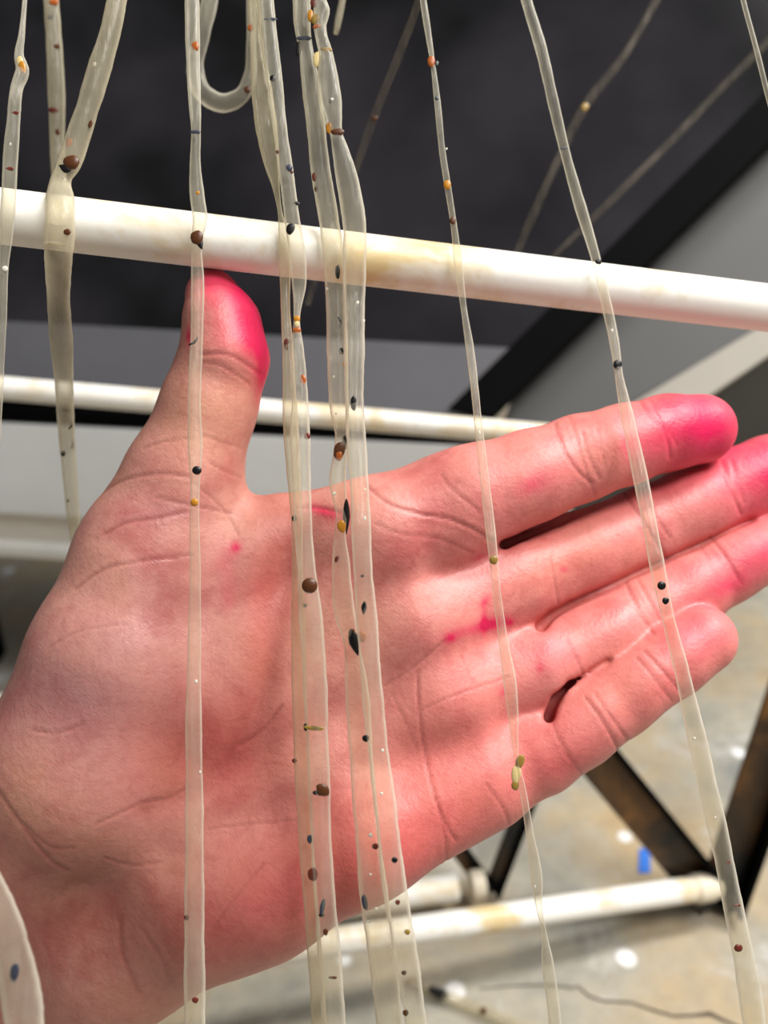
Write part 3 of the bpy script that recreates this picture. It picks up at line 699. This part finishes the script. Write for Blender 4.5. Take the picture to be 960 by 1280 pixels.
strand([(333, 0, 9), (341, 80, 10), (350, 160, 9), (359, 225, 9), (366, 280, 10), (372, 320, 10), (374, 355, 9), (371, 398, 4), (372, 440, 8), (375, 490, 10), (375, 540, 12), (377, 600, 12), (379, 660, 11), (384, 720, 12), (390, 790, 15), (394, 860, 15), (397, 930, 14), (400, 1000, 13), (403, 1080, 13), (409, 1160, 14), (415, 1240, 15), (419, 1310, 15)],
       front_depth(0.002), 'strand with a round brown ball at mid palm and many dark flecks below it',
       [(341, 98, 8, 9, 0, B, 'ball'), (347, 190, 4, 5, 0, 'redbrown'), (361, 210, 9, 9, 0, 'slate'), (363, 215, 8, 4, 0, 'brown'), (370, 254, 10, 5, 10, B, 'tear'), (363, 286, 10, 15, 20, B), (338, 24, 16, 4, 0, 'slate'),
        (371, 399, 8, 9, 0, 'amber'), (371, 405, 6, 7, 0, 'cream'), (371, 413, 10, 8, 0, 'orange'), (379, 475, 8, 15, -5, 'orange', 'leaf'), (384, 545, 8, 8, 0, 'redbrown'), (387, 732, 20, 20, 0, 'brown', 'ball'),
        (392, 910, 24, 6, 5, 'olive'), (382, 909, 5, 10, 0, B), (403, 988, 20, 17, 40, 'brown', 'leaf'), (394, 991, 6, 6, 0, B), (387, 1049, 6, 11, 0, 'slate'), (391, 1093, 12, 17, 0, 'redbrown'), (403, 1134, 6, 22, 10, 'slate'), (402, 1144, 7, 5, 0, B), (407, 1165, 6, 9, 0, 'brown'), (416, 1222, 10, 4, 0, 'brown')], rings=[(912, 5, .06)])
strand([(377, 0, 11), (379, 42, 10), (382, 58, 9), (385, 80, 10), (394, 150, 12), (401, 215, 12), (410, 268, 13), (417, 320, 13), (420, 380, 13), (422, 450, 13), (424, 510, 12), (427, 545, 8), (425, 572, 9), (422, 600, 11), (427, 645, 7), (425, 668, 7), (426, 700, 11), (430, 760, 13), (440, 808, 10), (445, 850, 14), (450, 920, 15), (455, 990, 15), (461, 1060, 16), (470, 1140, 18), (481, 1220, 17), (489, 1310, 17)],
       front_depth(-0.001), 'wide strand with amber bits and a long black splinter where the palm begins',
       [(373, 61, 8, 20, 5, B), (380, 48, 18, 6, 0, 'slate'), (393, 221, 6, 12, 0, 'redbrown'), (395, 236, 4, 8, 0, 'brown'), (422, 340, 6, 18, 0, B), (424, 404, 9, 16, 0, B, 'arc'), (427, 439, 7, 9, 0, B), (431, 455, 5, 8, 0, 'amber'), (424, 564, 13, 24, 10, 'brown'), (424, 570, 8, 12, 0, 'orange'), (431, 553, 6, 18, 0, B), (433, 646, 9, 46, 0, B, 'leaf'), (427, 658, 10, 16, -8, 'amber'), (421, 699, 5, 9, 20, 'redbrown'), (443, 803, 14, 36, -15, B, 'leaf'), (441, 791, 5, 10, 0, 'brown'), (452, 796, 12, 14, 0, 'orange'), (456, 1128, 7, 20, -10, 'slate'), (469, 1058, 8, 8, 0, 'redbrown'), (417, 471, 5, 6, 0, 'clear'), (409, 361, 6, 7, 0, 'clear'), (420, 517, 4, 5, 0, 'clear'), (418, 617, 7, 8, 0, 'clear'), (463, 1044, 8, 9, 0, 'clear'), (463, 1093, 5, 6, 0, 'clear'), (470, 1136, 6, 7, 0, 'clear'), (461, 1152, 6, 6, 0, 'clear')])
strand([(399, 0, 8), (402, 12, 10), (400, 32, 8), (401, 42, 8), (407, 66, 9), (410, 100, 13), (416, 148, 12), (420, 166, 8), (426, 190, 11), (437, 240, 14), (443, 280, 15), (443, 340, 14), (443, 420, 13), (443, 500, 12), (446, 560, 12), (450, 620, 12), (453, 700, 12), (459, 780, 13), (465, 860, 13), (473, 940, 13), (483, 1020, 14), (492, 1100, 15), (505, 1180, 15), (516, 1250, 14), (524, 1310, 14)],
       front_depth(0.0045), 'wide strand knotted with amber rings near the top, rightmost of the thick cluster',
       [(392, 4, 8, 12, 0, 'redbrown'), (388, 20, 7, 16, 0, 'amber'), (394, 24, 9, 14, 20, 'olive'), (396, 33, 10, 5, -20, 'orange'), (408, 62, 14, 6, 5, 'olive'), (396, 74, 9, 20, 8, 'cream'), (415, 124, 6, 6, 0, 'clear'), (413, 127, 4, 5, 0, B), (411, 160, 7, 14, 0, 'amber'), (422, 165, 16, 9, 0, 'brown'), (442, 504, 7, 19, 0, B), (453, 720, 4, 4, 0, B), (455, 760, 7, 18, 5, B, 'leaf'), (457, 923, 8, 9, 0, B), (493, 1075, 8, 8, 0, B, 'ball'), (509, 1165, 7, 7, 0, 'olive'), (447, 378, 6, 7, 0, 'clear'), (455, 401, 4, 7, 0, 'clear'), (456, 612, 4, 6, 0, 'clear'), (456, 648, 5, 8, 0, 'clear'), (478, 938, 6, 7, 0, 'clear'), (477, 992, 6, 7, 0, 'clear'), (497, 1128, 6, 7, 0, 'redbrown'), (505, 1216, 6, 6, 0, 'brown'), (507, 1266, 7, 8, 0, 'brown')], rings=[(473, 3, .05)])
strand([(529, 0, 4), (535, 40, 4), (541, 80, 3), (547, 130, 4), (553, 190, 4), (560, 235, 4), (567, 280, 4), (573, 330, 5), (579, 380, 4), (588, 440, 5), (599, 540, 5), (607, 610, 6), (615, 680, 6), (621, 740, 5), (629, 800, 6), (637, 850, 8), (642, 900, 6), (646, 950, 3), (653, 985, 4), (662, 1040, 5), (671, 1100, 7), (674, 1135, 4), (680, 1165, 3), (684, 1200, 7), (692, 1260, 8), (697, 1310, 8)],
       front_depth(), 'thread-thin strand with an orange bead and, beside the little finger, an olive knot',
       [(539, 77, 9, 14, 0, 'orange'), (545, 80, 7, 9, 0, B), (546, 123, 5, 5, 0, 'slate'), (559, 231, 9, 12, 0, 'amber'), (566, 276, 7, 10, 0, 'brown'), (558, 186, 4, 5, 0, 'clear'), (617, 700, 10, 11, 0, 'olive'), (617, 702, 6, 6, 0, 'brown'), (650, 952, 10, 18, 15, 'olive'), (645, 968, 11, 24, 5, 'cream'), (644, 982, 9, 12, 0, 'olive'), (599, 541, 5, 8, 0, 'clear'), (669, 1108, 5, 7, 0, 'clear')])
strand([(658, 0, 7), (676, 60, 7), (692, 130, 7), (705, 185, 6), (720, 240, 7), (746, 328, 6), (757, 375, 6), (769, 435, 6), (773, 465, 5), (784, 520, 8), (797, 580, 9), (811, 650, 9), (826, 730, 9), (837, 780, 8), (850, 830, 9), (866, 900, 11), (884, 980, 12), (902, 1060, 12), (918, 1140, 12), (934, 1220, 14), (947, 1310, 14)],
       front_depth(), 'slanting strand across the fingers with two black dots on the ring finger',
       [(705, 185, 10, 3, -10, 'slate'), (748, 327, 8, 7, 0, B), (772, 456, 10, 13, 0, B), (827, 732, 11, 11, 0, B, 'ball'), (832, 751, 8, 9, 20, B), (910, 1078, 5, 7, 0, 'redbrown'), (921, 1132, 9, 5, 0, 'redbrown'), (923, 1185, 11, 10, 0, 'redbrown', 'ball'), (765, 413, 5, 7, 0, 'clear'), (868, 923, 5, 6, 0, 'clear'), (894, 1022, 4, 5, 0, 'clear')])
strand([(929, 0, 3), (945, 60, 3), (960, 120, 3), (985, 220, 3)], lambda x, y: 0.245, 'hair-thin strand in the top right corner')
strand([(-40, 1060, 20), (-14, 1115, 21), (8, 1165, 22), (22, 1220, 23), (30, 1270, 24), (34, 1330, 24)], lambda x, y: 0.178, 'out-of-focus wide strand in the bottom left corner, nearest of all',
       [(18, 1216, 11, 24, 8, 'slate')], mat='strand', topext=False)
strand([(538, -60, 5), (527, -10, 5), (500, 65, 5), (468, 145, 5), (440, 225, 4), (400, 330, 4), (385, 380, 3)], lambda x, y: depth_interp([(-60, .26), (380, .36)], y), 'faint slanting reflection beside the thin orange-beaded strand, built as a thin tube',  # the faint tubes from here on stand in for strand reflections in the panel
       [(468, 148, 8, 8, 0, 'brown')], mat='faint', topext=False, group='faint panel reflections built as thin tubes')
strand([(858, -60, 5), (824, -5, 5), (780, 70, 5), (730, 135, 6), (700, 195, 5), (668, 265, 5), (640, 330, 4)], lambda x, y: 0.36, 'faint reflection behind the slanting finger strand, built as a thin tube with a tan knot',
       [(731, 134, 9, 12, 30, 'olive')], mat='faint', topext=False, group='faint panel reflections built as thin tubes')
strand([(1010, 0, 5), (960, 52, 5), (900, 112, 5), (845, 170, 5), (785, 230, 5), (690, 322, 3)], lambda x, y: 0.37, 'faint reflection in the black panel slanting towards the right edge, built as a thin tube', mat='faint', topext=False, group='faint panel reflections built as thin tubes')
strand([(430, -40, 5), (428, 0, 4), (423, 25, 4), (420, 42, 3)], lambda x, y: 0.30, 'short dangling strand end at the top beside the amber-ringed strand', mat='thick', topext=False)
strand([(512, 1226, 4), (538, 1237, 6), (552, 1243, 7), (600, 1262, 7), (650, 1284, 7), (720, 1312, 7)], None, 'tan strand with a black tip lying on the concrete floor',
       [(548, 1241, 26, 15, 25, B), (604, 1264, 8, 10, 0, 'brown'), (513, 1226, 10, 9, 0, 'olive')], mat='thick', topext=False, world=0.006, group='strands on the floor', flat=0.8)
